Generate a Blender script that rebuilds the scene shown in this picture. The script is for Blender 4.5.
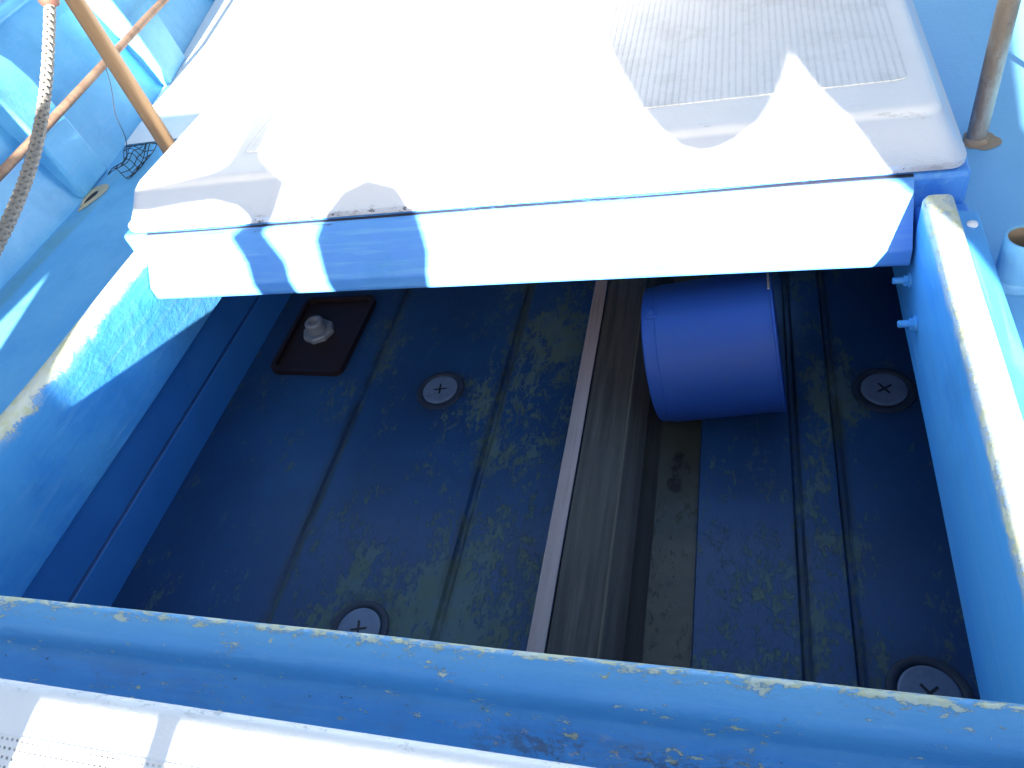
import bpy, bmesh, math, random
from mathutils import Vector, Matrix, noise, geometry
R = math.radians
random.seed(7)
for o in list(bpy.data.objects):
    bpy.data.objects.remove(o)
sc = bpy.context.scene
C = sc.collection

# ------------------------------------------------------------------ camera
cam_d = bpy.data.cameras.new('camera')
cam = bpy.data.objects.new('camera', cam_d)
C.objects.link(cam)
right = Vector((0.95540597, 0.19576805, -0.22107531))
down = Vector((-0.00316229, -0.74183209, -0.67057822))
fwd = Vector((-0.29527855, 0.64137354, -0.70813174))
up = -down
M = Matrix(((right.x, up.x, -fwd.x, 0), (right.y, up.y, -fwd.y, 0), (right.z, up.z, -fwd.z, .85), (0, 0, 0, 1)))
cam.matrix_world = M
cam_d.sensor_width = 36
cam_d.lens = 747 / 1024 * 36
cam_d.clip_start = .02
cam_d.clip_end = 5000
sc.camera = cam

# ------------------------------------------------------------------ light
SUN = Vector((.19, -1, .34)).normalized()          # towards the sun
elev = math.asin(SUN.z)
az = math.atan2(SUN.x, SUN.y)                      # clockwise from +Y
w = bpy.data.worlds.new('World')
sc.world = w
w.use_nodes = True
nt = w.node_tree
bg = nt.nodes['Background']
sky = nt.nodes.new('ShaderNodeTexSky')
sky.sky_type = 'NISHITA'
sky.sun_disc = False
sky.sun_elevation = elev
sky.sun_rotation = az
sky.ozone_density = .35
sky.dust_density = 1.6
sky.air_density = 1.0
nt.links.new(sky.outputs[0], bg.inputs[0])
bg.inputs[1].default_value = .05
sd = bpy.data.lights.new('sun', 'SUN')
sd.energy = 5
sd.angle = R(.53)
sd.color = (1, .95, .87)
so = bpy.data.objects.new('sun', sd)
C.objects.link(so)
so.rotation_euler = SUN.to_track_quat('Z', 'Y').to_euler()
so.location = (0, -3, 4)
sc.view_settings.view_transform = 'Standard'
sc.view_settings.look = 'None'
sc.view_settings.gamma = 1
sc.view_settings.exposure = 2.85

# ------------------------------------------------------------------ helpers
def finish(name, bm, mat, parent=None, smooth=40, bevel=0, seg=2):
    bmesh.ops.recalc_face_normals(bm, faces=bm.faces)
    me = bpy.data.meshes.new(name)
    bm.to_mesh(me)
    bm.free()
    o = bpy.data.objects.new(name, me)
    C.objects.link(o)
    if mat:
        for m in (mat if isinstance(mat, (list, tuple)) else [mat]):
            me.materials.append(m)
    if smooth:
        for p in me.polygons:
            p.use_smooth = True
        me.set_sharp_from_angle(angle=R(smooth))
    if bevel:
        b = o.modifiers.new('bevel', 'BEVEL')
        b.width = bevel
        b.segments = seg
        b.limit_method = 'ANGLE'
        b.angle_limit = R(35)
    if parent:
        o.parent = parent
        o.matrix_parent_inverse = parent.matrix_world.inverted()
    return o

def thing(name, label, cat, loc, group=None):
    o = bpy.data.objects.new(name, None)
    C.objects.link(o)
    o.location = loc
    o.empty_display_size = .05
    o.matrix_world = Matrix.Translation(loc)
    tag(o, label, cat, group)
    return o

def tag(o, label, cat, group=None):
    o['label'] = label
    o['category'] = cat
    if group:
        o['group'] = group
    return o

def struct(o):
    o['kind'] = 'structure'
    return o

def profile(pts, axis, c0, c1, n=40, wob=0, seed=0):
    """closed 2D profile extruded along x or y; pts are (y,z) for x, (x,z) for y"""
    bm = bmesh.new()
    rings = []
    for i in range(n + 1):
        c = c0 + (c1 - c0) * i / n
        ring = []
        for (a, b) in pts:
            v = Vector((c, a, b)) if axis == 'x' else Vector((a, c, b))
            if wob:
                q = v * 3 + Vector((seed, 0, 0))
                d = noise.noise(q) * wob
                e = noise.noise(q + Vector((9, 9, 9))) * wob
                if axis == 'x':
                    v.y += d; v.z += e
                else:
                    v.x += d; v.z += e
            ring.append(bm.verts.new(v))
        rings.append(ring)
    m = len(pts)
    for i in range(n):
        for j in range(m):
            bm.faces.new((rings[i][j], rings[i][(j + 1) % m], rings[i + 1][(j + 1) % m], rings[i + 1][j]))
    bm.faces.new(rings[0])
    bm.faces.new(rings[-1][::-1])
    return bm

def rounded(pts, r, seg=5):
    """round the corners of a closed 2D polygon; r is one radius or a list"""
    out = []
    n = len(pts)
    for i in range(n):
        p = Vector(pts[i]); a = Vector(pts[i - 1]); b = Vector(pts[(i + 1) % n])
        rr = r[i] if isinstance(r, (list, tuple)) else r
        if rr <= 0:
            out.append(tuple(p)); continue
        u = (a - p); v = (b - p)
        d = min(rr, u.length * .45, v.length * .45)
        s = p + u.normalized() * d
        e = p + v.normalized() * d
        for k in range(seg + 1):
            t = k / seg
            q = s * (1 - t) ** 2 + p * 2 * t * (1 - t) + e * t * t
            out.append(tuple(q))
    return out

def box(bm, x0, x1, y0, y1, z0, z1):
    vs = [bm.verts.new((x, y, z)) for z in (z0, z1) for (x, y) in ((x0, y0), (x1, y0), (x1, y1), (x0, y1))]
    for f in ((3, 2, 1, 0), (4, 5, 6, 7), (0, 1, 5, 4), (1, 2, 6, 5), (2, 3, 7, 6), (3, 0, 4, 7)):
        bm.faces.new([vs[i] for i in f])

def tube(bm, pts, r, seg=12, cap=True):
    pts = [Vector(p) for p in pts]
    rings = []
    ref = None
    for i, p in enumerate(pts):
        d = (pts[min(i + 1, len(pts) - 1)] - pts[max(i - 1, 0)]).normalized()
        if ref is None:
            ref = Vector((1, 0, 0)) if abs(d.x) < .9 else Vector((0, 1, 0))
        ref = (ref - d * ref.dot(d)).normalized()
        s = d.cross(ref)
        rr = r[i] if isinstance(r, (list, tuple)) else r
        rings.append([bm.verts.new(p + (ref * math.cos(2 * math.pi * k / seg) + s * math.sin(2 * math.pi * k / seg)) * rr) for k in range(seg)])
    for i in range(len(rings) - 1):
        for k in range(seg):
            bm.faces.new((rings[i][k], rings[i][(k + 1) % seg], rings[i + 1][(k + 1) % seg], rings[i + 1][k]))
    if cap:
        bm.faces.new(rings[0][::-1])
        bm.faces.new(rings[-1])

def lathe(bm, prof, mat=Matrix.Identity(4), seg=48, closed=False):
    """prof: (r, h) along +Z of mat"""
    rings = []
    for (r, h) in prof:
        if r < 1e-6:
            rings.append([bm.verts.new(mat @ Vector((0, 0, h)))])
        else:
            rings.append([bm.verts.new(mat @ Vector((r * math.cos(2 * math.pi * k / seg), r * math.sin(2 * math.pi * k / seg), h))) for k in range(seg)])
    m = len(rings)
    for i in range(m if closed else m - 1):
        a = rings[i]; b = rings[(i + 1) % m]
        if len(a) == 1 and len(b) == 1:
            continue
        for k in range(seg):
            k2 = (k + 1) % seg
            if len(a) == 1:
                bm.faces.new((a[0], b[k], b[k2]))
            elif len(b) == 1:
                bm.faces.new((a[k], a[k2], b[0]))
            else:
                bm.faces.new((a[k], a[k2], b[k2], b[k]))

# ------------------------------------------------------------------ material node language
class Mat:
    def __init__(s, name):
        s.m = bpy.data.materials.new(name)
        s.m.use_nodes = True
        s.t = s.m.node_tree
        s.b = s.t.nodes['Principled BSDF']
        g = s.t.nodes.new('ShaderNodeNewGeometry')
        s.P = g.outputs['Position']
        x = s.t.nodes.new('ShaderNodeSeparateXYZ')
        s.t.links.new(s.P, x.inputs[0])
        s.X, s.Y, s.Z = x.outputs
        nx = s.t.nodes.new('ShaderNodeSeparateXYZ')
        s.t.links.new(g.outputs['Normal'], nx.inputs[0])
        s.NX, s.NY, s.NZ = nx.outputs
    def put(s, sock, v):
        if isinstance(v, bpy.types.NodeSocket):
            s.t.links.new(v, sock)
        elif sock.type == 'RGBA' and len(v) == 3:
            sock.default_value = (*v, 1)
        else:
            sock.default_value = v
    def op(s, o, a, b=0, c=0, clamp=False):
        n = s.t.nodes.new('ShaderNodeMath')
        n.operation = o
        n.use_clamp = clamp
        s.put(n.inputs[0], a); s.put(n.inputs[1], b)
        if o in ('MULTIPLY_ADD',):
            s.put(n.inputs[2], c)
        return n.outputs[0]
    def add(s, a, b): return s.op('ADD', a, b)
    def mul(s, a, b): return s.op('MULTIPLY', a, b)
    def sub(s, a, b): return s.op('SUBTRACT', a, b)
    def mx(s, a, b): return s.op('MAXIMUM', a, b)
    def mn(s, a, b): return s.op('MINIMUM', a, b)
    def ss(s, v, a, b):
        """0 at a, 1 at b, smooth"""
        n = s.t.nodes.new('ShaderNodeMapRange')
        n.interpolation_type = 'SMOOTHSTEP'
        s.put(n.inputs[0], v)
        if a < b:
            n.inputs[1].default_value = a; n.inputs[2].default_value = b
            n.inputs[3].default_value = 0; n.inputs[4].default_value = 1
        else:
            n.inputs[1].default_value = b; n.inputs[2].default_value = a
            n.inputs[3].default_value = 1; n.inputs[4].default_value = 0
        return n.outputs[0]
    def band(s, v, a, b, soft):
        return s.mul(s.ss(v, a - soft, a + soft), s.ss(v, b + soft, b - soft))
    def noise(s, scale, detail=6, rough=.6, stretch=(1, 1, 1), off=(0, 0, 0), dist=0):
        mp = s.t.nodes.new('ShaderNodeMapping')
        s.t.links.new(s.P, mp.inputs[0])
        mp.inputs['Scale'].default_value = stretch
        mp.inputs['Location'].default_value = off
        n = s.t.nodes.new('ShaderNodeTexNoise')
        s.t.links.new(mp.outputs[0], n.inputs[0])
        n.inputs['Scale'].default_value = scale
        n.inputs['Detail'].default_value = detail
        n.inputs['Roughness'].default_value = rough
        n.inputs['Distortion'].default_value = dist
        return n.outputs[0]
    def vor(s, scale, stretch=(1, 1, 1), off=(0, 0, 0)):
        mp = s.t.nodes.new('ShaderNodeMapping')
        s.t.links.new(s.P, mp.inputs[0])
        mp.inputs['Scale'].default_value = stretch
        mp.inputs['Location'].default_value = off
        n = s.t.nodes.new('ShaderNodeTexVoronoi')
        s.t.links.new(mp.outputs[0], n.inputs[0])
        n.inputs['Scale'].default_value = scale
        return n.outputs['Distance']
    def mix(s, f, a, b):
        n = s.t.nodes.new('ShaderNodeMix')
        n.data_type = 'RGBA'
        s.put(n.inputs[0], f); s.put(n.inputs[6], a); s.put(n.inputs[7], b)
        return n.outputs[2]
    def bump(s, h, dist=.002, strength=1, prev=None):
        n = s.t.nodes.new('ShaderNodeBump')
        n.inputs['Distance'].default_value = dist
        n.inputs['Strength'].default_value = strength
        s.put(n.inputs['Height'], h)
        if prev: s.t.links.new(prev, n.inputs['Normal'])
        return n.outputs[0]
    def out(s, col, rough=.5, normal=None, metal=0, spec=.5):
        s.put(s.b.inputs['Base Color'], col)
        s.put(s.b.inputs['Roughness'], rough)
        s.b.inputs['Metallic'].default_value = metal
        s.b.inputs['Specular IOR Level'].default_value = spec
        if normal: s.t.links.new(normal, s.b.inputs['Normal'])
        return s.m

BLUE = (.060, .315, .70)
BLUE2 = (.090, .38, .73)
PRIMER = (.62, .62, .36)
WHITE = (.88, .87, .85)

def gelcoat(name, base=BLUE, base2=BLUE2, edge=None, wear=0.0, coarse=True, wrinkle=None, dirt=0.0, rough=.42, streak=(1, 1, 1), hl=.35, wk=.8, chipst=(1, 1, 1), brushst=(1, .06, 1), bk=.40):
    """thick brushed blue marine paint over a pale primer; edge(m) and wear say where it has gone"""
    m = Mat(name)
    n1 = m.noise(5, 6, .6, streak)
    n2 = m.noise(28, 8, .65, streak)
    n3 = m.noise(140, 4, .6)
    brush = m.noise(70, 5, .65, brushst)
    col = m.mix(m.ss(n1, .38, .62), base, base2)
    col = m.mix(m.mul(m.ss(n2, .50, .70), hl), col, (.10, .36, .68)) if hl else col
    col = m.mix(m.mul(m.ss(brush, .50, .68), bk), col, (.20, .46, .74))
    col = m.mix(m.mul(m.ss(m.noise(3.2, 9, .7, off=(1, 7, 3)), .52, .70), bk), col, (.045, .24, .50))
    # tiny scratches down to the primer
    thr = m.add(m.mul(m.noise(30, 12, .78, chipst, off=(3, 1, 2)), .62), m.mul(m.noise(110, 8, .75, chipst), .38))
    wv = wear
    if edge is not None:
        e = edge(m)
        wv = m.add(e, wear)
    chips = m.ss(m.add(thr, wv), .66, .675)
    pale = m.mix(m.ss(m.noise(35, 5, .6, off=(8, 8, 1)), .4, .6), PRIMER, (.70, .70, .56))
    col = m.mix(chips, col, pale)
    # grime specks
    sp = m.ss(m.add(m.noise(60, 4, .8, off=(5, 2, 7)), dirt), .76, .79)
    col = m.mix(m.mul(sp, .85), col, (.03, .03, .035))
    h = m.add(m.add(m.mul(n2, .5), m.mul(n3, .12)), m.mul(brush, .35))
    if wrinkle: h = m.add(h, m.mul(m.noise(30, 6, .55, wrinkle, dist=1.2), wk))
    h = m.sub(h, m.mul(chips, .35))
    nb = m.bump(h, .004, .7)
    return m, col, nb, chips, rough

def close(t, extra=None):
    m, col, nb, chips, rough = t
    r = m.add(rough, m.mul(chips, .35))
    return m.out(col, r, nb)

# left coaming wall: pale worn ridge along its top, ragged below
def e_left(m):
    rag = m.mul(m.sub(m.noise(22, 10, .78), .5), .10)
    a = m.ss(m.add(m.Z, rag), -.066, -.034)
    low = m.mul(m.ss(m.Z, -.2, -.03), .07)
    c = m.ss(m.noise(9, 6, .7, (1, .5, 1), (3, 3, 3)), .35, .6)
    return m.add(m.mul(a, m.add(.17, m.mul(c, .12))), low)
gq = (gelcoat('blue_paint_worn_ridge', edge=e_left, wear=-.045, wrinkle=(1, .45, 1)))
_m = gq[0]
_k = _m.ss(_m.add(_m.Z, _m.mul(_m.sub(_m.noise(22, 10, .78), .5), .10)), -.066, -.034)
gq = (_m, _m.mix(_m.mul(_m.mul(_k, _m.sub(1, gq[3])), .85), gq[1], (.50, .58, .60)), gq[2], gq[3], gq[4])
M_left = close(gq)
def e_right(m):
    rag = m.mul(m.sub(m.noise(18, 6, .7), .5), .03)
    a = m.ss(m.add(m.Z, rag), -.030, -.012)
    a = m.mul(a, m.ss(m.X, .375, .350))
    c = m.ss(m.noise(9, 6, .7, (1, .5, 1), (3, 3, 3)), .35, .6)
    return m.sub(m.mul(a, m.add(.20, m.mul(c, .12))), .05)
gq = (gelcoat('blue_paint_worn_flat_top', base=(.065, .34, .74), base2=(.10, .41, .76), edge=e_right, wear=-.05, hl=.6, streak=(1, .10, 1)))
_m = gq[0]
_k = _m.mul(_m.ss(_m.add(_m.Z, _m.mul(_m.sub(_m.noise(24, 9, .75), .5), .035)), -.030, -.010), _m.ss(_m.X, .372, .350))
gq = (_m, _m.mix(_m.mul(_m.mul(_k, _m.sub(1, gq[3])), .9), gq[1], (.52, .59, .60)), gq[2], gq[3], gq[4])
M_right = close(gq)
def e_front(m):
    a = m.band(m.Y, .320, .345, .010)
    c = m.ss(m.noise(5, 4, .6, (1, 1, 1), (4, 4, 4)), .35, .65)
    return m.mul(a, m.add(.03, m.mul(c, .075)))
gf = gelcoat('blue_paint_chipped_edge', base=(.055, .30, .68), base2=(.080, .35, .72), edge=e_front, wear=-.03, chipst=(.5, 1, 1), streak=(.5, 1, 1), brushst=(.06, 1, 1), bk=.25)
m = gf[0]
bl = m.mul(m.ss(m.Y, .286, .325), m.add(.35, m.mul(m.noise(10, 5, .6, (.3, 1, 1)), .6)))
c0 = m.mix(bl, gf[1], (.20, .49, .74))                               # sun bleached roll
c0 = m.mix(m.mul(m.band(m.Y, .276, .296, .006), .4), c0, (.09, .30, .52))   # greenish film in the hollow
# fine scattered flakes over the roll
fl = m.add(m.mul(m.noise(85, 10, .8, (.45, 1, 1), (1, 1, 7)), .6), m.mul(m.noise(24, 6, .7, (.4, 1, 1), (8, 1, 7)), .4))
fm = m.add(m.mul(m.ss(m.Y, .296, .336), .060), m.mul(m.ss(m.Y, .325, .342), .028))
flakes = m.ss(m.add(fl, fm), .570, .585)
c0 = m.mix(flakes, c0, m.mix(m.ss(m.noise(30, 4, .6), .4, .6), (.60, .62, .40), (.62, .68, .60)))
c0 = m.mix(m.ss(m.add(m.noise(55, 3, .6, off=(2, 2, 2)), 0), .725, .735), c0, (.50, .55, .45))
# dark pits strung along the seam
seam = m.band(m.Y, .262, .284, .006)
rag = m.ss(m.noise(75, 6, .75, (.6, 1, 1), (1, 5, 2)), .63, .67)
c0 = m.mix(m.mul(m.mul(seam, rag), .9), c0, (.03, .03, .04))
film = m.mul(m.band(m.Y, .22, .282, .02), m.ss(m.noise(9, 8, .75, (.5, 1.4, 1), (3, 5, 2)), .50, .66))
c0 = m.mix(m.mul(film, .35), c0, (.12, .20, .32))
gpatch = m.mul(m.band(m.X, -.30, .12, .08), m.band(m.Y, .222, .265, .012))
grime = m.mul(gpatch, m.ss(m.noise(45, 8, .8, (.6, 1, 1), (4, 1, 2)), .50, .58))
c0 = m.mix(m.mul(grime, .62), c0, (.09, .07, .06))
gr2 = m.mul(gpatch, m.ss(m.noise(60, 6, .8, (.5, 1, 1), (4, 9, 2)), .60, .62))
c0 = m.mix(gr2, c0, (.55, .48, .40))
nbf = m.bump(m.sub(m.noise(60, 8, .7, (.6, 1, 1)), m.mul(flakes, .6)), .003, .7)
gf = (m, c0, nbf, flakes, .4)
M_front = close(gf)
gb = gelcoat('bleached_blue_beam_paint', base=(.088, .285, .74), base2=(.10, .32, .76), wear=-.10, streak=(.4, 1, 1), brushst=(.06, 1, 1))
_m = gb[0]
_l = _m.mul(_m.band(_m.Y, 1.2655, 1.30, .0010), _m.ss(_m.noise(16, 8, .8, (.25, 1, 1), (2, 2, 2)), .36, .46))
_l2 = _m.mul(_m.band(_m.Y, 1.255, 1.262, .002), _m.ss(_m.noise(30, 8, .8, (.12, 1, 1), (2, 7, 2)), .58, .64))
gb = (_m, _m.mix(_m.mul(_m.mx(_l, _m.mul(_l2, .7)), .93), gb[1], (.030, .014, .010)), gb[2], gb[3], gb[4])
M_beam = close(gb)
M_sill = close(gelcoat('blue_sill_paint', base=(.070, .275, .74), base2=(.082, .31, .76), wear=-.05))
gd = gelcoat('blue_deck_paint', base=(.12, .41, .72), base2=(.15, .46, .75), wear=-.09)
gd = (gd[0], gd[0].mix(gd[0].mul(gd[0].ss(gd[0].X, .30, .36), .75), gd[1], (.24, .56, .80)), gd[2], gd[3], gd[4])  # right of the hatch lightened in colour, in place of missing light
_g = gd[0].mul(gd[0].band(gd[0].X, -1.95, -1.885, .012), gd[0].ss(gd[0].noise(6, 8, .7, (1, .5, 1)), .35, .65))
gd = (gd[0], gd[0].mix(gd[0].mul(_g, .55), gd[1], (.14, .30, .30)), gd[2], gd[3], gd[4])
M_deck = close(gd)
def e_bul(m):
    return m.sub(m.mul(m.ss(m.Z, -.03, -.13), .075), .02)
M_bul = close(gelcoat('blue_bulwark_paint', base=(.10, .40, .72), base2=(.14, .47, .76), edge=e_bul, wear=-.08))
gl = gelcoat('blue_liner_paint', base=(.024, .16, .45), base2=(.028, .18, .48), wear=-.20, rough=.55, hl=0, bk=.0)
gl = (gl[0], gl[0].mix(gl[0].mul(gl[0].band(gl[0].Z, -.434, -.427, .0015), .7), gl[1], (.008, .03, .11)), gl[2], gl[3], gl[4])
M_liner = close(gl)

# hold floor: deep blue over a yellow green undercoat, worn in ragged patches
def floor_mat():
    m = Mat('worn_hold_floor_paint')
    n = m.noise(12, 10, .70, (1, .5, 1), (2.3, .4, 0))
    n2 = m.noise(45, 12, .80, (1, .55, 1), (7, 4, 1))
    n3 = m.noise(130, 8, .75, (1, .4, 1))
    v = m.add(m.add(m.mul(n, .34), m.mul(n2, .38)), m.mul(n3, .28))
    a = m.band(m.X, -.68, -.37, .05)                      # worn walkway beside the divider
    a = m.mul(a, .075)
    b = m.mul(m.mul(m.ss(m.Y, .95, .55), m.ss(m.X, -1.1, -.8)), .065)
    c = m.mul(m.band(m.X, .10, .24, .04), .055)
    d = m.mul(m.band(m.X, -.02, .13, .06), m.mul(m.ss(m.Y, 1.1, .7), .06))
    def spot(x, y, r, k):
        dx = m.sub(m.X, x); dy = m.sub(m.Y, y)
        q = m.op('SQRT', m.add(m.mul(dx, dx), m.mul(dy, dy)))
        return m.mul(m.ss(q, r, r * .35), k)
    s1 = spot(-.77, .62, .24, .085)
    s2 = spot(.22, 1.25, .16, .10)
    s3 = spot(-1.02, 1.45, .13, .10)
    s4 = spot(-.70, 1.2, .13, .05)
    s5 = spot(-.50, 1.45, .16, .07)
    s6 = spot(-.53, .66, .22, .06)
    s7 = spot(-1.0, 1.25, .18, .04)
    tot = m.add(m.mul(m.sub(v, .5), 1.9), .50)
    for q in (a, b, c, d, s1, s2, s3, s4, s5, s6, s7):
        tot = m.add(tot, q)
    worn = m.ss(tot, .60, .64)
    scr = m.mul(m.ss(m.noise(26, 8, .7, (1.6, .22, 1), (5, 5, 5)), .60, .64), .55)
    line = m.mul(m.mx(m.band(m.X, -1.003, -.988, .003), m.band(m.X, -.603, -.585, .004)), m.ss(m.noise(12, 8, .8), .42, .5))
    worn = m.mx(worn, m.mx(m.mul(scr, m.ss(m.add(v, .0), .46, .56)), m.mul(line, .8)))
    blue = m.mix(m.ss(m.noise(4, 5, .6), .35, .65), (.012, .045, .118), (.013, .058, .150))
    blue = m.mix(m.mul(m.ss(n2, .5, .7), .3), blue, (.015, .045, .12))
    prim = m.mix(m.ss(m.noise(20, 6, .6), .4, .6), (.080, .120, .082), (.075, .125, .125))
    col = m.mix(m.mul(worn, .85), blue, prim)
    for (x_, y_) in ((-.774, 1.234), (-.772, .560), (.304, 1.234), (.296, .552)):
        rg = m.sub(spot(x_, y_, .115, 1.0), 0)
        gr = m.mul(m.mul(rg, m.ss(m.noise(22, 8, .75, off=(x_ * 5, y_, 1)), .36, .60)), .6)
        col = m.mix(gr, col, (.014, .018, .024))
    sm = m.mx(m.band(m.X, -1.022, -.985, .008), m.mx(m.band(m.X, -.622, -.585, .008), m.mx(m.band(m.X, .095, .122, .006), m.band(m.X, .186, .212, .006))))
    col = m.mix(m.mul(m.mul(sm, m.ss(m.noise(8, 9, .75, (1, .5, 1)), .36, .58)), .55), col, (.016, .020, .022))
    # bare olive strip beside the board
    st = m.band(m.X, -.30, -.094, .002)
    ol = m.mix(m.ss(m.noise(10, 8, .7), .35, .65), (.044, .042, .030), (.060, .060, .043))
    ol = m.mix(m.ss(m.noise(9, 6, .7, (1, .6, 1), (4, 2, 2)), .60, .66), ol, (.018, .012, .012))
    col = m.mix(st, col, ol)
    h = m.add(m.mul(n2, .5), m.mul(worn, -.4))
    return m.out(col, m.add(.45, m.mul(worn, .3)), m.bump(h, .003, .6))
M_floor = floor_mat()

def white_mat(name, specks=None, skirt=None, base=WHITE, tint=(.80, .80, .79), stain=None):
    m = Mat(name)
    n = m.noise(6, 8, .65)
    n2 = m.noise(55, 6, .65)
    col = m.mix(m.mul(m.ss(n, .42, .7), .6), base, tint)
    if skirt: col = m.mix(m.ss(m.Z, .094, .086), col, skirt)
    sp = m.ss(m.noise(70, 4, .75), .755, .775)
    col = m.mix(m.mul(sp, .8), col, (.06, .05, .045))
    scf = m.mul(m.ss(m.noise(14, 10, .8, (.25, 1, 1), (6, 6, 2)), .63, .68), .35)
    col = m.mix(scf, col, (.30, .29, .27))
    if specks:
        e = specks(m)
        k = m.mul(e, m.ss(m.noise(48, 6, .8, (.6, 1, 1), (3, 3, 1)), .56, .60))
        col = m.mix(m.mul(k, .95), col, (.012, .004, .004))
        k2 = m.mul(e, m.ss(m.noise(12, 8, .75, (.4, 1, 1), (9, 3, 1)), .52, .62))
        col = m.mix(m.mul(k2, .45), col, (.20, .16, .13))
    h = m.add(n2, m.mul(m.noise(220, 3, .5), .3))
    return m.out(col, .45, m.bump(h, .0016, .6))
M_cover = white_mat('white_gelcoat_cover', skirt=(.58, .63, .70), specks=lambda m: m.mul(m.ss(m.Y, 1.30, 1.275), m.ss(m.Z, .028, .010)))  # skirt coloured darker blue-grey to stand in for shade on it
M_cover2 = white_mat('white_gelcoat_front_cover', specks=lambda m: m.mul(m.band(m.Y, .190, .215, .008), .35))
M_white = white_mat('white_painted_wood')

def mat_mat(name, freq=150, base=(.84, .84, .83), groove=(.72, .73, .73), skew=0.0):
    """ribbed non slip sheet: small raised bars in rows"""
    m = Mat(name)
    u = m.add(m.X, m.mul(m.Y, skew))
    sx = m.op('SINE', m.mul(u, 2 * math.pi * freq))
    sy = m.op('SINE', m.add(m.mul(m.Y, 2 * math.pi * freq * 1.3), m.mul(m.X, 2 * math.pi * freq * .0)))
    g = m.mx(m.ss(sx, .1, .75), m.mul(m.ss(sy, .55, .95), .3))
    col = m.mix(m.mul(g, m.add(.25, m.mul(m.ss(m.noise(13, 8, .75, off=(4, 4, 4)), .35, .6), .75))), base, groove)
    col = m.mix(m.mul(m.ss(m.noise(9, 8, .7), .45, .7), .35), col, (.50, .49, .46))
    return m.out(col, .7, m.bump(m.sub(1, g), .0015, .6))
M_mat = mat_mat('nonslip_ribbed_sheet', 74)
def bar_mat(name):
    """rows of short raised dashes with dark dirt between them"""
    m = Mat(name)
    sy = m.op('SINE', m.mul(m.Y, 2 * math.pi * 105))
    sx = m.op('SINE', m.add(m.mul(m.X, 2 * math.pi * 130), m.mul(m.Y, 2 * math.pi * 52)))
    g = m.mul(m.ss(sy, .2, .95), m.ss(sx, -.4, .8))
    k = m.ss(m.noise(24, 8, .8), .40, .60)
    col = m.mix(m.mul(g, m.add(.35, m.mul(k, .6))), (.80, .80, .79), (.16, .16, .155))
    return m.out(col, .7, m.bump(m.sub(1, g), .0015, .6))
M_mat2 = bar_mat('nonslip_bar_sheet')

def metal_pipe(name, a=(.42, .39, .33), b=(.30, .22, .15), rough=.5, metal=.35):
    m = Mat(name)
    n = m.noise(18, 8, .7, (1, 1, .35))
    col = m.mix(m.ss(n, .42, .62), a, b)
    col = m.mix(m.mul(m.ss(m.noise(60, 6, .7), .55, .7), .5), col, (.10, .10, .11))
    return m.out(col, rough, m.bump(n, .001, .5), metal)
M_steel = metal_pipe('weathered_steel')
M_brown = metal_pipe('weathered_brown_pipe', (.32, .20, .13), (.20, .12, .08), .6, .0)
M_dark = Mat('black_cord').out((.012, .013, .02), .7)

def wood(name, a, b, axis='z', rough=.6, f=30):
    m = Mat(name)
    st = {'z': (1, 1, .05), 'y': (1, .05, 1), 'x': (.05, 1, 1)}[axis]
    n = m.noise(f, 8, .65, st)
    n2 = m.noise(f * 4, 6, .6, st)
    col = m.mix(m.ss(n, .35, .65), a, b)
    col = m.mix(m.mul(m.ss(n2, .5, .7), .5), col, tuple(c * .5 for c in a))
    return m.out(col, rough, m.bump(m.add(n, n2), .0012, .6))
M_pole = wood('varnished_pole_wood', (.20, .125, .065), (.27, .18, .10), 'z')
def board_mat():
    m = Mat('old_grey_brown_wood')
    n = m.noise(26, 8, .7, (1, .04, 1)); n2 = m.noise(120, 6, .6, (1, .04, 1)); n3 = m.noise(5, 5, .6, (1, .5, 1))
    col = m.mix(m.ss(n, .35, .65), (.040, .036, .030), (.105, .095, .078))
    col = m.mix(m.mul(m.ss(n2, .5, .7), .45), col, (.03, .026, .024))
    col = m.mix(m.mul(m.ss(m.X, -.255, -.20), .65), col, (.034, .024, .020))
    col = m.mix(m.mul(m.band(m.X, -.2505, -.2455, .0015), .8), col, (.17, .16, .12))
    col = m.mix(m.mul(m.ss(n3, .45, .7), .3), col, (.10, .10, .075))
    return m.out(col, .75, m.bump(m.add(n, n2), .0012, .6))
M_board = board_mat()
M_trim = wood('bare_pale_wood', (.26, .20, .19), (.33, .26, .245), 'y', .75, 20)
def lathed(name, col, rough=.4, n=.0, c2=None):
    m = Mat(name)
    k = m.noise(22, 8, .7)
    c = m.mix(m.mul(m.ss(k, .45, .7), .6), col, c2 or tuple(q * .6 for q in col))
    return m.out(c, rough, m.bump(k, .001, .4))
M_bucket = lathed('blue_bucket_plastic', (.010, .058, .27), .62, c2=(.018, .068, .23))
M_plug = lathed('pale_grey_plug_plastic', (.12, .16, .235), .45)
M_collar = lathed('dark_plug_collar', (.022, .030, .050), .6)
M_slot = lathed('plug_slot_dark', (.008, .009, .014), .6)
M_tray = lathed('red_brown_tray', (.022, .009, .008), .5)
M_cap = lathed('off_white_cap', (.22, .23, .25), .4)
M_rust = lathed('rust_stain_scale', (.40, .30, .20), .8)
M_rope = lathed('greyed_rope_fibre', (.22, .21, .19), .85, c2=(.12, .115, .105))
M_ropeknob = lathed('dark_red_brown_knob', (.12, .05, .035), .6)
M_sea = Mat('sea_water')
_n = M_sea.noise(1.3, 6, .6)
M_sea = M_sea.out((.01, .04, .06), .08, M_sea.bump(_n, .15, .8))

# ------------------------------------------------------------------ the sea round the boat
bm = bmesh.new()
v = [bm.verts.new((x, y, -1.2)) for x, y in ((-2500, -2500), (2500, -2500), (2500, 2500), (-2500, 2500))]
bm.faces.new(v)
struct(finish('sea', bm, M_sea, smooth=0))

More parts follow.
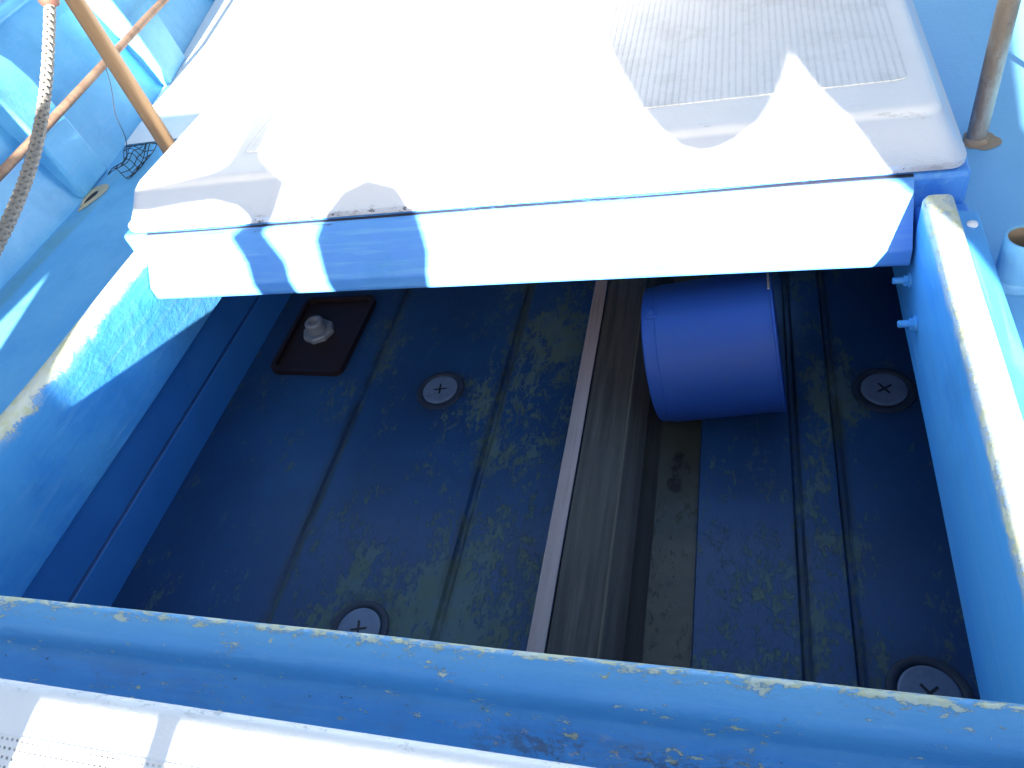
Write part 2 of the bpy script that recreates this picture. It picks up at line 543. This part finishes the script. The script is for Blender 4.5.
# ------------------------------------------------------------------ deck: a plate with the hatch hole in it
bm = bmesh.new()
DZ = -.12
def wall_x(y):                                    # foot of the left bulwark
    pts = [(-1.4, -1.90), (0, -1.92), (1.2, -1.95), (1.7, -1.965), (2.25, -2.07), (2.7, -2.19), (3.3, -2.36), (4.4, -2.66)]
    for (a, xa), (b, xb) in zip(pts, pts[1:]):
        if y <= b:
            t = max(0, (y - a) / (b - a)); return xa + (xb - xa) * t
    return pts[-1][1]
ys = [-1.4 + i * (5.8 / 58) for i in range(59)]
lt = []; hole_y0, hole_y1 = .30, 1.36
def strip(bm, xa, xb, ys, z, n=8):
    rows = []
    for y in ys:
        x0 = xa(y) if callable(xa) else xa
        x1 = xb(y) if callable(xb) else xb
        rows.append([bm.verts.new((x0 + (x1 - x0) * k / n, y, z)) for k in range(n + 1)])
    for r0, r1 in zip(rows, rows[1:]):
        for k in range(n):
            bm.faces.new((r0[k], r0[k + 1], r1[k + 1], r1[k]))
strip(bm, lambda y: wall_x(y) - .12, -1.45, ys, DZ)
strip(bm, .36, 1.25, ys, DZ)
strip(bm, -1.45, .36, [y for y in ys if y <= .25], DZ)
strip(bm, -1.45, .36, [y for y in ys if y >= 1.75], DZ)
struct(finish('deck', bm, M_deck, smooth=0))

bm = bmesh.new()
strip(bm, lambda y: wall_x(y) + .004, lambda y: -1.475, [1.98 + i * .12 for i in range(20)], DZ + .005)  # white sheet laid over blue deck, sun burn-out put into its colour
M_sunlit_deck = white_mat('sun_white_deck_colour')
struct(finish('sunlit_deck_sheet', bm, M_sunlit_deck, smooth=0))

# ------------------------------------------------------------------ hold: floor and walls
FZ = -.54
fp = [(-1.46, FZ), (-1.012, FZ), (-1.006, FZ - .007), (-.998, FZ - .007), (-.992, FZ + .002),
      (-.80, FZ + .003), (-.612, FZ + .002), (-.606, FZ - .007), (-.598, FZ - .007), (-.590, FZ + .001),
      (-.36, FZ + .001), (-.30, FZ - .014), (-.094, FZ - .014), (-.090, FZ + .002),
      (.098, FZ + .002), (.104, FZ - .006), (.112, FZ - .006), (.118, FZ + .006), (.150, FZ + .008), (.186, FZ + .006), (.192, FZ - .006), (.200, FZ - .006), (.206, FZ + .002),
      (.44, FZ + .002), (.44, FZ - .04), (-1.46, FZ - .04)]
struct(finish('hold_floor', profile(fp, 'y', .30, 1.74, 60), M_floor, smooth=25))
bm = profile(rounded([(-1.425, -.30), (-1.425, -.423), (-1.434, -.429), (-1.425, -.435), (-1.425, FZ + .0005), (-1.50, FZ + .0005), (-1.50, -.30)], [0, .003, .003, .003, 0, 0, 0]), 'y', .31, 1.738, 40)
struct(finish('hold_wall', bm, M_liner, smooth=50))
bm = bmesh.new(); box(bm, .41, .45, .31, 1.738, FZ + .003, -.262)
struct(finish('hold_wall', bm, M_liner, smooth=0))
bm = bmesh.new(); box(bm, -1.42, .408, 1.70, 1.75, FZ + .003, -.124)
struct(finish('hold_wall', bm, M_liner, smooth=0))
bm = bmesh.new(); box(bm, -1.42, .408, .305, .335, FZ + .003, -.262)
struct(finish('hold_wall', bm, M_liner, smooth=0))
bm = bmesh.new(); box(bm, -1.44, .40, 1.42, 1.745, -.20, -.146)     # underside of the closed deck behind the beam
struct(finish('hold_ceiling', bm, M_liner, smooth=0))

# ------------------------------------------------------------------ hatch coaming
hc = thing('hatch_coaming', 'blue painted raised coaming around the open fish hold, its edges worn to pale primer', 'hatch coaming', (-.55, .75, DZ))
pl = rounded([(-1.40, -.297), (-1.398, -.05), (-1.408, -.030), (-1.440, -.031), (-1.475, -.065), (-1.50, DZ - .01), (-1.475, DZ - .01), (-1.44, -.297)], [.004, .02, .012, .014, .02, 0, 0, 0])
o = finish('coaming_wall', profile(pl, 'y', .25, 1.690, 80, .004, 1), M_left, hc, 60, .006)
o['label'] = 'left wall with a wide pale worn ridge and wrinkled paint'
pr = rounded([(.297, -.262), (.297, -.010), (.305, .000), (.342, -.001), (.353, -.036), (.389, -.042), (.397, DZ - .01), (.34, DZ - .01), (.34, -.262)], [.004, .008, .006, .010, .006, .008, 0, 0, 0])
o = finish('coaming_wall', profile(pr, 'y', .25, 1.205, 60, .003, 4), M_right, hc, 60, .012, 3)
o['label'] = 'right wall with a flat top worn almost white'
pf = rounded([(.345, -.262), (.345, -.012), (.336, .001), (.296, -.006), (.284, -.046), (.262, -.056), (.19, -.056), (.19, DZ - .01), (.30, DZ - .01), (.30, -.262)], [0, .010, .012, .022, .02, .02, 0, 0, 0, 0], 6)
o = finish('coaming_wall', profile(pf, 'x', -1.52, .60, 120, .003, 8), M_front, hc, 60)
o['label'] = 'front wall with chipped rolled edge and grimy channel'
pb = rounded([(1.30, -.002), (1.262, -.002), (1.188, -.090), (1.180, -.100), (1.180, -.132), (1.188, -.142), (1.30, -.142)], [0, .008, .010, .006, .010, .006, 0])
o = finish('crossbeam', profile(pb, 'x', -1.394, .292, 100, .0015, 3), M_beam, hc, 60)
o['label'] = 'sloping bleached blue beam along the back of the opening'
bm = bmesh.new()
box(bm, -1.470, .385, 1.268, 2.16, DZ - .002, -.001)
finish('sill', bm, M_sill, hc, 0, .01, 3)
bm = bmesh.new(); box(bm, .300, .388, 1.208, 1.266, DZ - .01, -.062)
finish('sill_step', bm, M_sill, hc, 0, .008, 3)
bm = bmesh.new(); box(bm, .2975, .34, 1.20, 1.695, -.261, -.150)
finish('rear_wall', bm, M_right, hc, 0)
def bolt(x, y, z, dirx=-1, L=.03, r=.0065):
    bm = bmesh.new()
    mt = Matrix.Translation((x, y, z)) @ Matrix.Rotation(R(90 * dirx), 4, 'Y')
    lathe(bm, [(0, 0), (r * 2.3, 0), (r * 2.3, .0035), (r * 1.9, .0045), (0, .0045)], mt, 20)
    lathe(bm, [(0, .003), (r * 1.7, .003), (r * 1.7, .012), (0, .012)], mt, 6)
    lathe(bm, [(0, .01), (r, .01), (r, L - .001), (r * .8, L), (0, L)], mt, 16)
    return finish('bolt', bm, M_right, hc, 40)
bolt(.297, 1.176, -.165); bolt(.297, 1.080, -.185)
bm = bmesh.new()
lathe(bm, [(0, 0), (.009, 0), (.0088, .005), (.005, .008), (0, .008)], Matrix.Translation((.372, 1.165, -.040)), 20)
finish('bolt', bm, M_white, hc, 40)

# ------------------------------------------------------------------ hatch covers
def cover(label, x0, x1, y0, y1, z0, z1, draft, mt, loc, group):
    c = thing('hatch_cover', label, 'hatch cover', loc, group)
    bm = bmesh.new()
    # lofted tray: lip, skirt, rounded shoulder, top
    def ring(inset, z, r=.03):
        pts = rounded([(x0 + inset[0], y0 + inset[2]), (x1 - inset[1], y0 + inset[2]), (x1 - inset[1], y1 - inset[3]), (x0 + inset[0], y1 - inset[3])], r, 6)
        return [bm.verts.new((p[0], p[1], z)) for p in pts]
    d = draft
    H = z1 - z0
    lv = [((0, 0, 0, 0), z0), ((-.002, -.002, -.002, -.002), z0 + .004), ((-.002, -.002, -.002, -.002), z0 + .016), ((.006, .006, .006, .006), z0 + .021)]
    for t in (.3, .6, .85):
        q = .008 + (d - .008) * t
        lv.append(((q, q, q, q), z0 + .021 + (H - .021) * t * .95))
    for t, e in ((.93, .003), (.97, .007), (.99, .012), (1.0, .018)):
        lv.append(((d + e,) * 4, z0 + H * t))
    rr = [ring(i, z) for i, z in lv]
    n = len(rr[0])
    for a, b in zip(rr, rr[1:]):
        for k in range(n):
            bm.faces.new((a[k], a[(k + 1) % n], b[(k + 1) % n], b[k]))
    bm.faces.new(rr[-1])
    bm.faces.new(rr[0][::-1])
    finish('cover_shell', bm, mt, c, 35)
    return c
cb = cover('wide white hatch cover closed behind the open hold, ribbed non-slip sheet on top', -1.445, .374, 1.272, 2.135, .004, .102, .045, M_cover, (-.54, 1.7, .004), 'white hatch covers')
bm = bmesh.new()
pts = rounded([(-1.134, 1.420), (.290, 1.420), (.290, 2.02), (-1.134, 2.02)], .02, 5)
lo = [bm.verts.new((p[0], p[1], .1015)) for p in pts]
hi = [bm.verts.new((p[0] * .9985 - .001, p[1], .1045)) for p in pts]
bm.faces.new(hi)
for k in range(len(pts)):
    bm.faces.new((lo[k], lo[(k + 1) % len(pts)], hi[(k + 1) % len(pts)], hi[k]))
finish('nonslip_mat', bm, M_mat, cb, 30)
cf = cover('white hatch cover at the near side of the open hold, sunlit, with bar-pattern non-slip sheet', -1.60, .62, -.62, .212, -.045, .092, .008, M_cover2, (-.5, -.2, -.045), 'white hatch covers')
bm = bmesh.new()
pts = rounded([(-1.50, -.55), (-.05, -.55), (-.05, .140), (-1.50, .140)], .02, 5)
lo = [bm.verts.new((p[0], p[1], .0915)) for p in pts]
hi = [bm.verts.new((p[0], p[1], .0925)) for p in pts]
bm.faces.new(hi)
for k in range(len(pts)):
    bm.faces.new((lo[k], lo[(k + 1) % len(pts)], hi[(k + 1) % len(pts)], hi[k]))
finish('nonslip_mat', bm, M_mat2, cf, 30)

# white casing behind the back cover
dc = thing('deck_casing', 'plain white box casing standing behind the closed hatch cover', 'casing', (-.3, 2.5, DZ))
bm = bmesh.new(); box(bm, -1.425, .36, 2.142, 3.0, DZ + .002, .42)
finish('casing_body', bm, M_white, dc, 0, .012, 3)
bm = bmesh.new(); box(bm, -1.44, .375, 2.128, 3.015, .422, .45)
finish('casing_lid', bm, M_white, dc, 0, .008, 3)

# ------------------------------------------------------------------ bulwarks
def bulwark(label, fx, sgn, ribs, y0, y1, group):
    b = thing('bulwark', label, 'bulwark', (fx(1.5), 1.5, DZ), group)
    bm = bmesh.new()
    prof = [(0, 0), (.02, .02), (.045, .10), (.075, .20), (.11, .30), (.15, .40), (.17, .45)]
    n = 60
    rows = []
    for i in range(n + 1):
        y = y0 + (y1 - y0) * i / n
        x = fx(y)
        rows.append([bm.verts.new((x + sgn * dx, y, DZ + dz)) for dx, dz in prof] +
                    [bm.verts.new((x + sgn * (dx + .05), y, DZ + dz)) for dx, dz in reversed(prof)] +
                    [bm.verts.new((x + sgn * .02, y, DZ - .9))])
    for r0, r1 in zip(rows, rows[1:]):
        for k in range(len(r0) - 1):
            bm.faces.new((r0[k], r0[k + 1], r1[k + 1], r1[k]))
    finish('hull_side', bm, M_bul, b, 50)
    # cap rail
    bm = bmesh.new()
    cp = rounded([(.13, .44), (.135, .475), (.27, .475), (.275, .43), (.22, .41)], .012, 3)
    rows = []
    for i in range(n + 1):
        y = y0 + (y1 - y0) * i / n
        rows.append([bm.verts.new((fx(y) + sgn * dx, y, DZ + dz)) for dx, dz in cp])
    for r0, r1 in zip(rows, rows[1:]):
        for k in range(len(cp)):
            bm.faces.new((r0[k], r0[(k + 1) % len(cp)], r1[(k + 1) % len(cp)], r1[k]))
    bm.faces.new(rows[0]); bm.faces.new(rows[-1][::-1])
    finish('cap_rail', bm, M_bul, b, 50)
    for (ya, yb, off) in ribs:
        bm = bmesh.new()
        # side outline of a knee: foot near the deck, slim waist, flaring out to carry the cap
        outl = [(-.014, .0015), (-.008, .06), (.002, .15), (.016, .24), (.034, .32), (.060, .38), (.10, .42), (.128, .436), (.16, .438), (.12, .30), (.07, .15), (.03, .0015)]
        outl = [(a - (off if i < 7 else 0), q) for i, (a, q) in enumerate(outl)]
        vs0 = []; vs1 = []
        for a, q in outl:
            vs0.append(bm.verts.new((fx(ya) + sgn * a, ya, DZ + q)))
            vs1.append(bm.verts.new((fx(yb) + sgn * a, yb, DZ + q)))
        bm.faces.new(vs0); bm.faces.new(vs1[::-1])
        k = len(outl)
        for i in range(k):
            bm.faces.new((vs0[i], vs1[i], vs1[(i + 1) % k], vs0[(i + 1) % k]))
        finish('rib', bm, M_bul, b, 50, .012, 3)
    return b
bl = bulwark('light blue bulwark with broad ribs rising at the far left edge of the deck', wall_x, -1, [(.90, 1.10, 0), (1.66, 1.83, 0), (2.42, 2.66, .02), (3.3, 3.5, 0)], -1.3, 4.3, 'bulwarks')
br = bulwark('light blue bulwark on the right side of the deck outside the rail post', lambda y: 1.12, 1, [(.5, .65, 0), (1.5, 1.65, 0), (2.5, 2.65, 0)], -1.3, 4.3, 'bulwarks')
# scupper with a bare worn rim at the foot of the first rib
bm = bmesh.new()
cx, cy = -1.935, 1.665
for ring in (0,):
    pts_o = [(cx + .030 * math.cos(t) + .010 * math.sin(2 * t), cy + .075 * math.sin(t)) for t in [i * math.pi / 12 for i in range(24)]]
    pts_i = [(cx + .012 * math.cos(t), cy + .035 * math.sin(t)) for t in [i * math.pi / 12 for i in range(24)]]
    vo = [bm.verts.new((x, y, DZ + .002)) for x, y in pts_o]
    vm = [bm.verts.new((x * .4 + a * .6, y * .4 + b2 * .6, DZ + .008)) for (x, y), (a, b2) in zip(pts_o, pts_i)]
    vi = [bm.verts.new((x, y, DZ + .003)) for x, y in pts_i]
    for k in range(24):
        k2 = (k + 1) % 24
        bm.faces.new((vo[k], vo[k2], vm[k2], vm[k])); bm.faces.new((vm[k], vm[k2], vi[k2], vi[k]))
M_bare = lathed('bare_primer_edge', (.38, .38, .28), .8, c2=(.20, .22, .20))
sc_o = finish('scupper_rim', bm, M_bare, bl, 60)
bm = bmesh.new()
bm.faces.new([bm.verts.new((x, y, DZ + .0035)) for x, y in pts_i])
finish('scupper_hole', bm, M_slot, sc_o, 0)

# ------------------------------------------------------------------ pipe threaded through the ribs
bm = bmesh.new()
tube(bm, [(-1.955, .2, .075), (-1.955, 1.0, .085), (-1.955, 1.45, .09), (-1.965, 1.75, .105), (-2.0, 2.1, .115), (-2.09, 2.5, .105), (-2.18, 2.9, .09), (-2.3, 3.4, .07)], .013, 16)
tag(finish('side_pipe', bm, M_brown, None, 60), 'thin brown pipe running lengthwise through the ribs of the left bulwark', 'pipe')

# ------------------------------------------------------------------ upright wooden post left of the cover
bm = bmesh.new()
tube(bm, [(-1.49, 1.60, DZ), (-1.492, 1.600, .1), (-1.50, 1.597, .45), (-1.51, 1.594, .9), (-1.515, 1.592, 1.2)], [.022, .022, .021, .0205, .020], 20)
tag(finish('wooden_post', bm, M_pole, None, 60), 'upright varnished wooden post standing between the white cover and the left bulwark', 'post')

# ------------------------------------------------------------------ braided rope hanging at the far left
def unproj(px, py, d):
    return Vector((0, 0, .85)) + (right * (px - 512) + down * (py - 384) + fwd * 747) / 747 * d
rope = thing('rope', 'greyed braided rope hanging slack at the far left in front of the bulwark', 'rope', (-1.3, .75, .2))
A = Vector((-1.317, 1.062, .502)); B = Vector((-1.105, .462, .193))
A = unproj(50, 4, 1.30); B = unproj(-12, 262, 1.02)
path = []
for i in range(141):
    t = i / 140
    p = A.lerp(B, t)
    p.z -= .035 * math.sin(math.pi * t)
    path.append(p)
bm = bmesh.new()
axis = (B - A).normalized()
e1 = axis.cross(Vector((0, 0, 1))).normalized(); e2 = axis.cross(e1)
for s in range(4):
    for hand in (1, -1):
        pp = []
        for i, p in enumerate(path):
            a = hand * (i * .42) + s * math.pi / 2 + (math.pi / 4 if hand < 0 else 0)
            wv = 1 + .18 * math.sin(2 * a * 2)
            pp.append(p + (e1 * math.cos(a) + e2 * math.sin(a)) * .0062 * wv)
        tube(bm, pp, .0034, 6)
tube(bm, path, .0056, 10)
finish('braided_strand', bm, M_rope, rope, 60)
bm = bmesh.new()
lathe(bm, [(0, -.02), (.012, -.018), (.017, -.008), (.018, .004), (.013, .016), (0, .02)], Matrix.Translation(A + Vector((0, .004, .012))), 20)
finish('toggle', bm, M_ropeknob, rope, 60)

# ------------------------------------------------------------------ net scrap and cord in the left corner
bm = bmesh.new()
cx, cy = -1.865, 1.84
for i in range(7):
    for (a0, b0, a1, b1) in (((i / 6), 0, (i / 6), 1), (0, (i / 6), 1, (i / 6))):
        pp = []
        for k in range(13):
            t = k / 12
            u = a0 + (a1 - a0) * t; v2 = b0 + (b1 - b0) * t
            x = cx + (u - .5) * .10 + .012 * math.sin(5 * v2)
            y = cy + (v2 - .5) * .17 + .012 * math.sin(6 * u)
            pp.append((x, y, DZ + .010 + .028 * (noise.noise(Vector((u * 2, v2 * 2, 0))) + .5)))
        tube(bm, pp, .0014, 5)
tag(finish('net_scrap', bm, M_dark, None, 60), 'crumpled piece of black netting on the deck below the left bulwark', 'net')
bm = bmesh.new()
pp = []
for i in range(31):
    t = i / 30
    pp.append((-1.99 + .06 * t + .006 * math.sin(9 * t), 2.075 - .20 * t - .012 * math.sin(6 * t), .105 - .205 * t ** .8))
tube(bm, pp, .0013, 5)
tag(finish('cord', bm, M_dark, None, 60), 'thin black cord dangling from the side pipe down to the netting', 'cord')

# ------------------------------------------------------------------ right side: rail post, brace, pipe socket
rp = thing('rail_post', 'weathered steel rail post standing on the deck right of the closed hatch cover', 'post', (.462, 1.555, DZ))
bm = bmesh.new()
tube(bm, [(.462, 1.555, DZ), (.462, 1.555, .3), (.462, 1.555, .9)], .0185, 24)
finish('post_tube', bm, M_steel, rp, 60)
bm = bmesh.new()
lathe(bm, [(.0186, .010), (.0215, .008), (.024, .003), (.024, .001)], Matrix.Translation((.462, 1.555, DZ)), 28)
ring = []
for i in range(36):
    a_ = i * math.pi / 18
    rr_ = .036 + .016 * noise.noise(Vector((math.cos(a_) * 1.3, math.sin(a_) * 1.3, 5))) + .004 * noise.noise(Vector((math.cos(a_) * 5, math.sin(a_) * 5, 2)))
    ring.append(bm.verts.new((.470 + rr_ * math.cos(a_), 1.552 + rr_ * math.sin(a_), DZ + .0012)))
bm.faces.new(ring)
finish('base_weld', bm, M_rust, rp, 60)
bm = bmesh.new()
tube(bm, [(.47, 1.56, .42), (.60, 1.60, .10), (.68, 1.64, DZ + .002)], .008, 12)
finish('brace', bm, M_steel, rp, 60)

ps = thing('pipe_socket', 'short upright blue pipe with open rusty mouth beside the right coaming', 'pipe', (.455, 1.14, DZ))
mt = Matrix.Translation((.444, 1.118, 0))
bm = bmesh.new()
lathe(bm, [(.034, DZ + .001), (.034, -.035), (.0325, -.032), (.0295, -.032), (.0295, DZ + .004)], mt, 32)
finish('socket_tube', bm, M_deck, ps, 60)
bm = bmesh.new()
lathe(bm, [(.0292, -.036), (.0292, -.10), (0, -.10)], mt, 32)
finish('bore', bm, M_rust, ps, 60)
bm = bmesh.new()
lathe(bm, [(.0345, DZ + .012), (.036, DZ + .008), (.042, DZ + .003), (.046, DZ + .001)], mt, 32)
finish('foot', bm, M_deck, ps, 60)

# ------------------------------------------------------------------ divider board in the hold
dv = thing('divider_board', 'leaning grey-brown tongue-and-groove board with pale bare edge dividing the hold floor', 'board', (-.27, 1.0, FZ))
za = -.405
pd = [(-.184, FZ - .012), (-.212, FZ + .030), (-.2125, FZ + .034), (-.2155, FZ + .036), (-.2465, -.463), (-.2435, -.459), (-.2475, -.453), (-.2515, -.457), (-.331, za - .002), (-.338, za - .018), (-.30, -.47), (-.21, FZ - .012)]
finish('board_face', profile(pd, 'y', .345, 1.66, 50, .0015, 2), M_board, dv, 30)
pt = rounded([(-.3355, za - .003), (-.3335, za + .004), (-.366, za + .006), (-.372, za - .03), (-.345, za - .032)], .003, 2)
finish('edge_strip', profile(pt, 'y', .345, 1.658, 50, .0015, 2), M_trim, dv, 30)

# ------------------------------------------------------------------ plugs on the hold floor
def plug(x, y, rot, label, src=None):
    if src is None:
        p = thing('drain_plug', label, 'plug', (0, 0, 0), 'round drain plugs in the hold floor')
        bm = bmesh.new()
        lathe(bm, [(.0500, .0012), (.0515, .0035), (.0600, .0048), (.0650, .0040), (.0670, 0)], seg=48)
        finish('collar', bm, M_collar, p, 50)
        bm = bmesh.new()
        lathe(bm, [(.0480, .0005), (.0480, .0040), (.0465, .0052), (.0430, .0054), (0, .0054)], seg=48)
        disc = finish('disc', bm, M_plug, p, 40)
        bm = bmesh.new()
        for a in (0, 90):
            mt = Matrix.Rotation(R(a), 4, 'Z')
            for (u, v2) in ((-1, 1),):
                vs = [bm.verts.new(mt @ Vector(q)) for q in ((-.015, -.0028, .0060 + a * 1e-6), (.019, -.0024, .0060 + a * 1e-6), (.019, .0028, .0060 + a * 1e-6), (-.019, .0024, .0060 + a * 1e-6))]
                bm.faces.new(vs)
        finish('slot', bm, M_slot, disc, 0)
    else:
        p = src.copy(); C.objects.link(p)
        for ch in src.children:
            c = ch.copy(); C.objects.link(c); c.parent = p
            for g in ch.children:
                d = g.copy(); C.objects.link(d); d.parent = c
        p['label'] = label
    p.location = (x, y, FZ + .003)
    p.rotation_euler = (0, 0, R(rot))
    return p
p0 = plug(-.774, 1.234, 8, 'round grey plug in the left half of the hold floor, near the red-brown tray')
plug(-.772, .560, 12, 'round grey plug half hidden by the front coaming, left of the divider board', p0)
plug(.304, 1.234, 35, 'round grey plug in the right half of the hold floor, beside the blue bucket', p0)
plug(.296, .552, 40, 'largest-looking round grey plug in the near right corner of the hold', p0)

# ------------------------------------------------------------------ tray and cap
tr = thing('tray', 'square red-brown tray with rounded corners on the hold floor under the crossbeam', 'tray', (-1.22, 1.46, FZ))
bm = bmesh.new()
out_ = rounded([(-1.335, 1.30), (-1.095, 1.288), (-1.090, 1.62), (-1.340, 1.62)], .03, 6)
inn = rounded([(-1.322, 1.314), (-1.108, 1.302), (-1.103, 1.607), (-1.327, 1.607)], .025, 6)
a = [bm.verts.new((x, y, FZ + .001)) for x, y in out_]
b = [bm.verts.new((x, y, FZ + .020)) for x, y in out_]
c = [bm.verts.new((x, y, FZ + .020)) for x, y in inn]
d = [bm.verts.new((x, y, FZ + .007)) for x, y in inn]
k = len(a)
for q0, q1 in ((a, b), (b, c), (c, d)):
    for i in range(k):
        bm.faces.new((q0[i], q0[(i + 1) % k], q1[(i + 1) % k], q1[i]))
bm.faces.new(d)
finish('tray_body', bm, M_tray, tr, 40)
cp = thing('valve_cap', 'off-white hexagonal cap sitting on the red-brown tray', 'cap', (-1.235, 1.465, FZ + .008))
mt = Matrix.Translation((-1.235, 1.465, FZ + .008))
bm = bmesh.new()
lathe(bm, [(0, 0), (.050, 0), (.050, .012), (.046, .016), (0, .016)], mt, 8)
finish('flange', bm, M_cap, cp, 30)
bm = bmesh.new()
lathe(bm, [(.030, .0165), (.029, .045), (.024, .050), (.016, .050), (.014, .040), (0, .040)], mt, 24)
finish('spout', bm, M_cap, cp, 40)

# ------------------------------------------------------------------ bucket on its side
bk = thing('bucket', 'deep blue plastic bucket lying on its side on the hold floor, mouth to the right', 'bucket', (-.07, 1.28, FZ))
Pm = Vector((.074, 1.216, -.354)); Pb = Vector((-.190, 1.206, -.385))      # mouth to the right, base to the left
ax = (Pb - Pm).normalized()
Lb = (Pb - Pm).length
q = ax.to_track_quat('Z', 'Y').to_matrix().to_4x4()
mt = Matrix.Translation(Pm) @ q
bm = bmesh.new()
lathe(bm, [(.1565, .003), (.1550, .012), (.1545, .014), (.1560, Lb - .030), (.1540, Lb - .028), (.1525, Lb - .003), (.1500, Lb), (.147, Lb - .004), (.146, Lb - .016), (0, Lb - .016), (0, Lb - .019),
           (.1510, Lb - .021), (.1515, .012), (.1540, .003)], mt, 72)
finish('bucket_body', bm, M_bucket, bk, 35)
bm = bmesh.new()
lathe(bm, [(.1570 + .0032 * math.cos(t), .003 + .0032 * math.sin(t)) for t in [i * math.pi / 4 for i in range(8)]], mt, 72, closed=True)
finish('rim', bm, M_bucket, bk, 60)
def on_b(ang, h, r):
    return mt @ Vector((r * math.cos(ang), r * math.sin(ang), h))
def facing(v):
    return max([i * math.pi / 36 for i in range(72)], key=lambda a_: (on_b(a_, 0, .15) - Pm).dot(Vector(v)))
a0 = facing((0, -.15, .97))
e = (on_b(a0, .1, .15) - (Pm + ax * .1)).normalized()
t_ = ax.cross(e)
bm = bmesh.new()
for (w_, h0, h1, r0, r1) in ((.014, Lb - .034, Lb - .010, .149, .157), (.006, Lb - .030, Lb - .016, .156, .161)):
    vs = []
    for rr_ in (r0, r1):
        for (u, hh) in ((-w_, h0), (w_, h0), (w_, h1), (-w_, h1)):
            vs.append(bm.verts.new(Pm + ax * hh + e * rr_ + t_ * u))
    for f in ((3, 2, 1, 0), (4, 5, 6, 7), (0, 1, 5, 4), (1, 2, 6, 5), (2, 3, 7, 6), (3, 0, 4, 7)):
        bm.faces.new([vs[i] for i in f])
finish('base_grip', bm, M_bucket, bk, 30, .002)
# wire bail fallen over the far side of the mouth
ab = facing((0, 1, .1))
bm = bmesh.new()
pp = [on_b(ab - math.pi / 2 + math.pi * i / 36, .006 - .004 * math.sin(math.pi * i / 36), .1620) for i in range(37)]
tube(bm, pp, .0024, 8)
finish('handle', bm, M_steel, bk, 60)

# ------------------------------------------------------------------ unseen screen added behind the camera, cut out to cast the patchy shade
holes = [
    # big opening, its outline shaped to the wanted shade edges
    [(-.634, .492), (-.643, .585), (-.69, .655), (-.65, .683), (-.593, .766), (-.621, .795), (-.681, .824), (-.684, .937), (-.70, 1.04), (-.73, 1.10),
     (-.787, 1.0), (-.749, .914), (-.755, .813), (-.793, .803), (-1.007, .784), (-1.036, .787), (-1.034, 1.2), (-1.028, 1.50), (-1.070, 1.50), (-1.086, 1.2), (-1.086, .80), (-1.12, .80), (-1.20, .86), (-1.53, .87), (-1.55, 1.03), (-1.64, 1.24), (-1.66, 1.58),
     (-1.02, 1.58), (.02, 1.58), (.10, 1.2), (.142, 1.026), (.169, .92), (.21, .828), (.242, .788), (.270, .760), (.304, .746), (.335, .748),
     (.368, .76), (.444, .805), (.50, .850), (.529, .879), (.536, .84), (.549, .807), (.62, .686), (.668, .632), (.705, .580), (.715, .534), (.73, .22),
     (.49, .22), (.49, .492), (-.305, .492), (-.286, .592), (-.295, .66), (-.330, .735), (-.395, .757), (-.462, .735), (-.515, .69), (-.552, .635), (-.548, .58), (-.540, .492)],
    [(-.98, .492), (-.735, .492), (-.743, .589), (-.774, .652), (-.71, .688), (-.737, .718), (-.795, .737), (-.866, .735), (-.989, .726), (-1.14, .735), (-1.14, .68), (-1.105, .62), (-1.105, .36), (-.98, .36)],
    [(-.96, .22), (-.735, .22), (-.735, .394), (-.96, .394)],
    [(-.634, .22), (-.460, .22), (-.460, .394), (-.634, .394)],
    [(-.432, .22), (.47, .22), (.47, .394), (-.432, .394)],
    [(-1.445, .56), (-1.497, .492), (-1.55, .44), (-1.43, .44), (-1.43, .457)],
    [(.98, .55), (.99, .655), (1.167, .83), (1.30, .95), (1.45, .95), (1.45, .55)],
]
def inside(x, y, poly):
    c = False
    j = len(poly) - 1
    for i in range(len(poly)):
        if (poly[i][1] > y) != (poly[j][1] > y) and x < (poly[j][0] - poly[i][0]) * (y - poly[i][1]) / (poly[j][1] - poly[i][1]) + poly[i][0]:
            c = not c
        j = i
    return c
outer = [(-3.0, DZ + .01), (2.2, DZ + .01), (2.2, 1.62), (-3.0, 1.62)]
pts = []; edges = []
for poly in [outer] + holes:
    s_ = len(pts)
    pts += [Vector(p) for p in poly]
    edges += [(s_ + i, s_ + (i + 1) % len(poly)) for i in range(len(poly))]
vv, ee, ff, *_ = geometry.delaunay_2d_cdt(pts, edges, [], 1, 1e-5)
bm = bmesh.new()
vs = [bm.verts.new((p.x, -.70, p.y)) for p in vv]
for f in ff:
    cxx = sum(vv[i].x for i in f) / len(f); cyy = sum(vv[i].y for i in f) / len(f)
    if not any(inside(cxx, cyy, h) for h in holes):
        bm.faces.new([vs[i] for i in f])
res = bmesh.ops.extrude_face_region(bm, geom=bm.faces[:])
bmesh.ops.translate(bm, verts=[g for g in res['geom'] if isinstance(g, bmesh.types.BMVert)], vec=(0, -.012, 0))
tag(finish('shade_screen', bm, M_white, None, 0), 'added unseen white board behind the viewer, openings shaped to cast the patchy shade', 'screen')
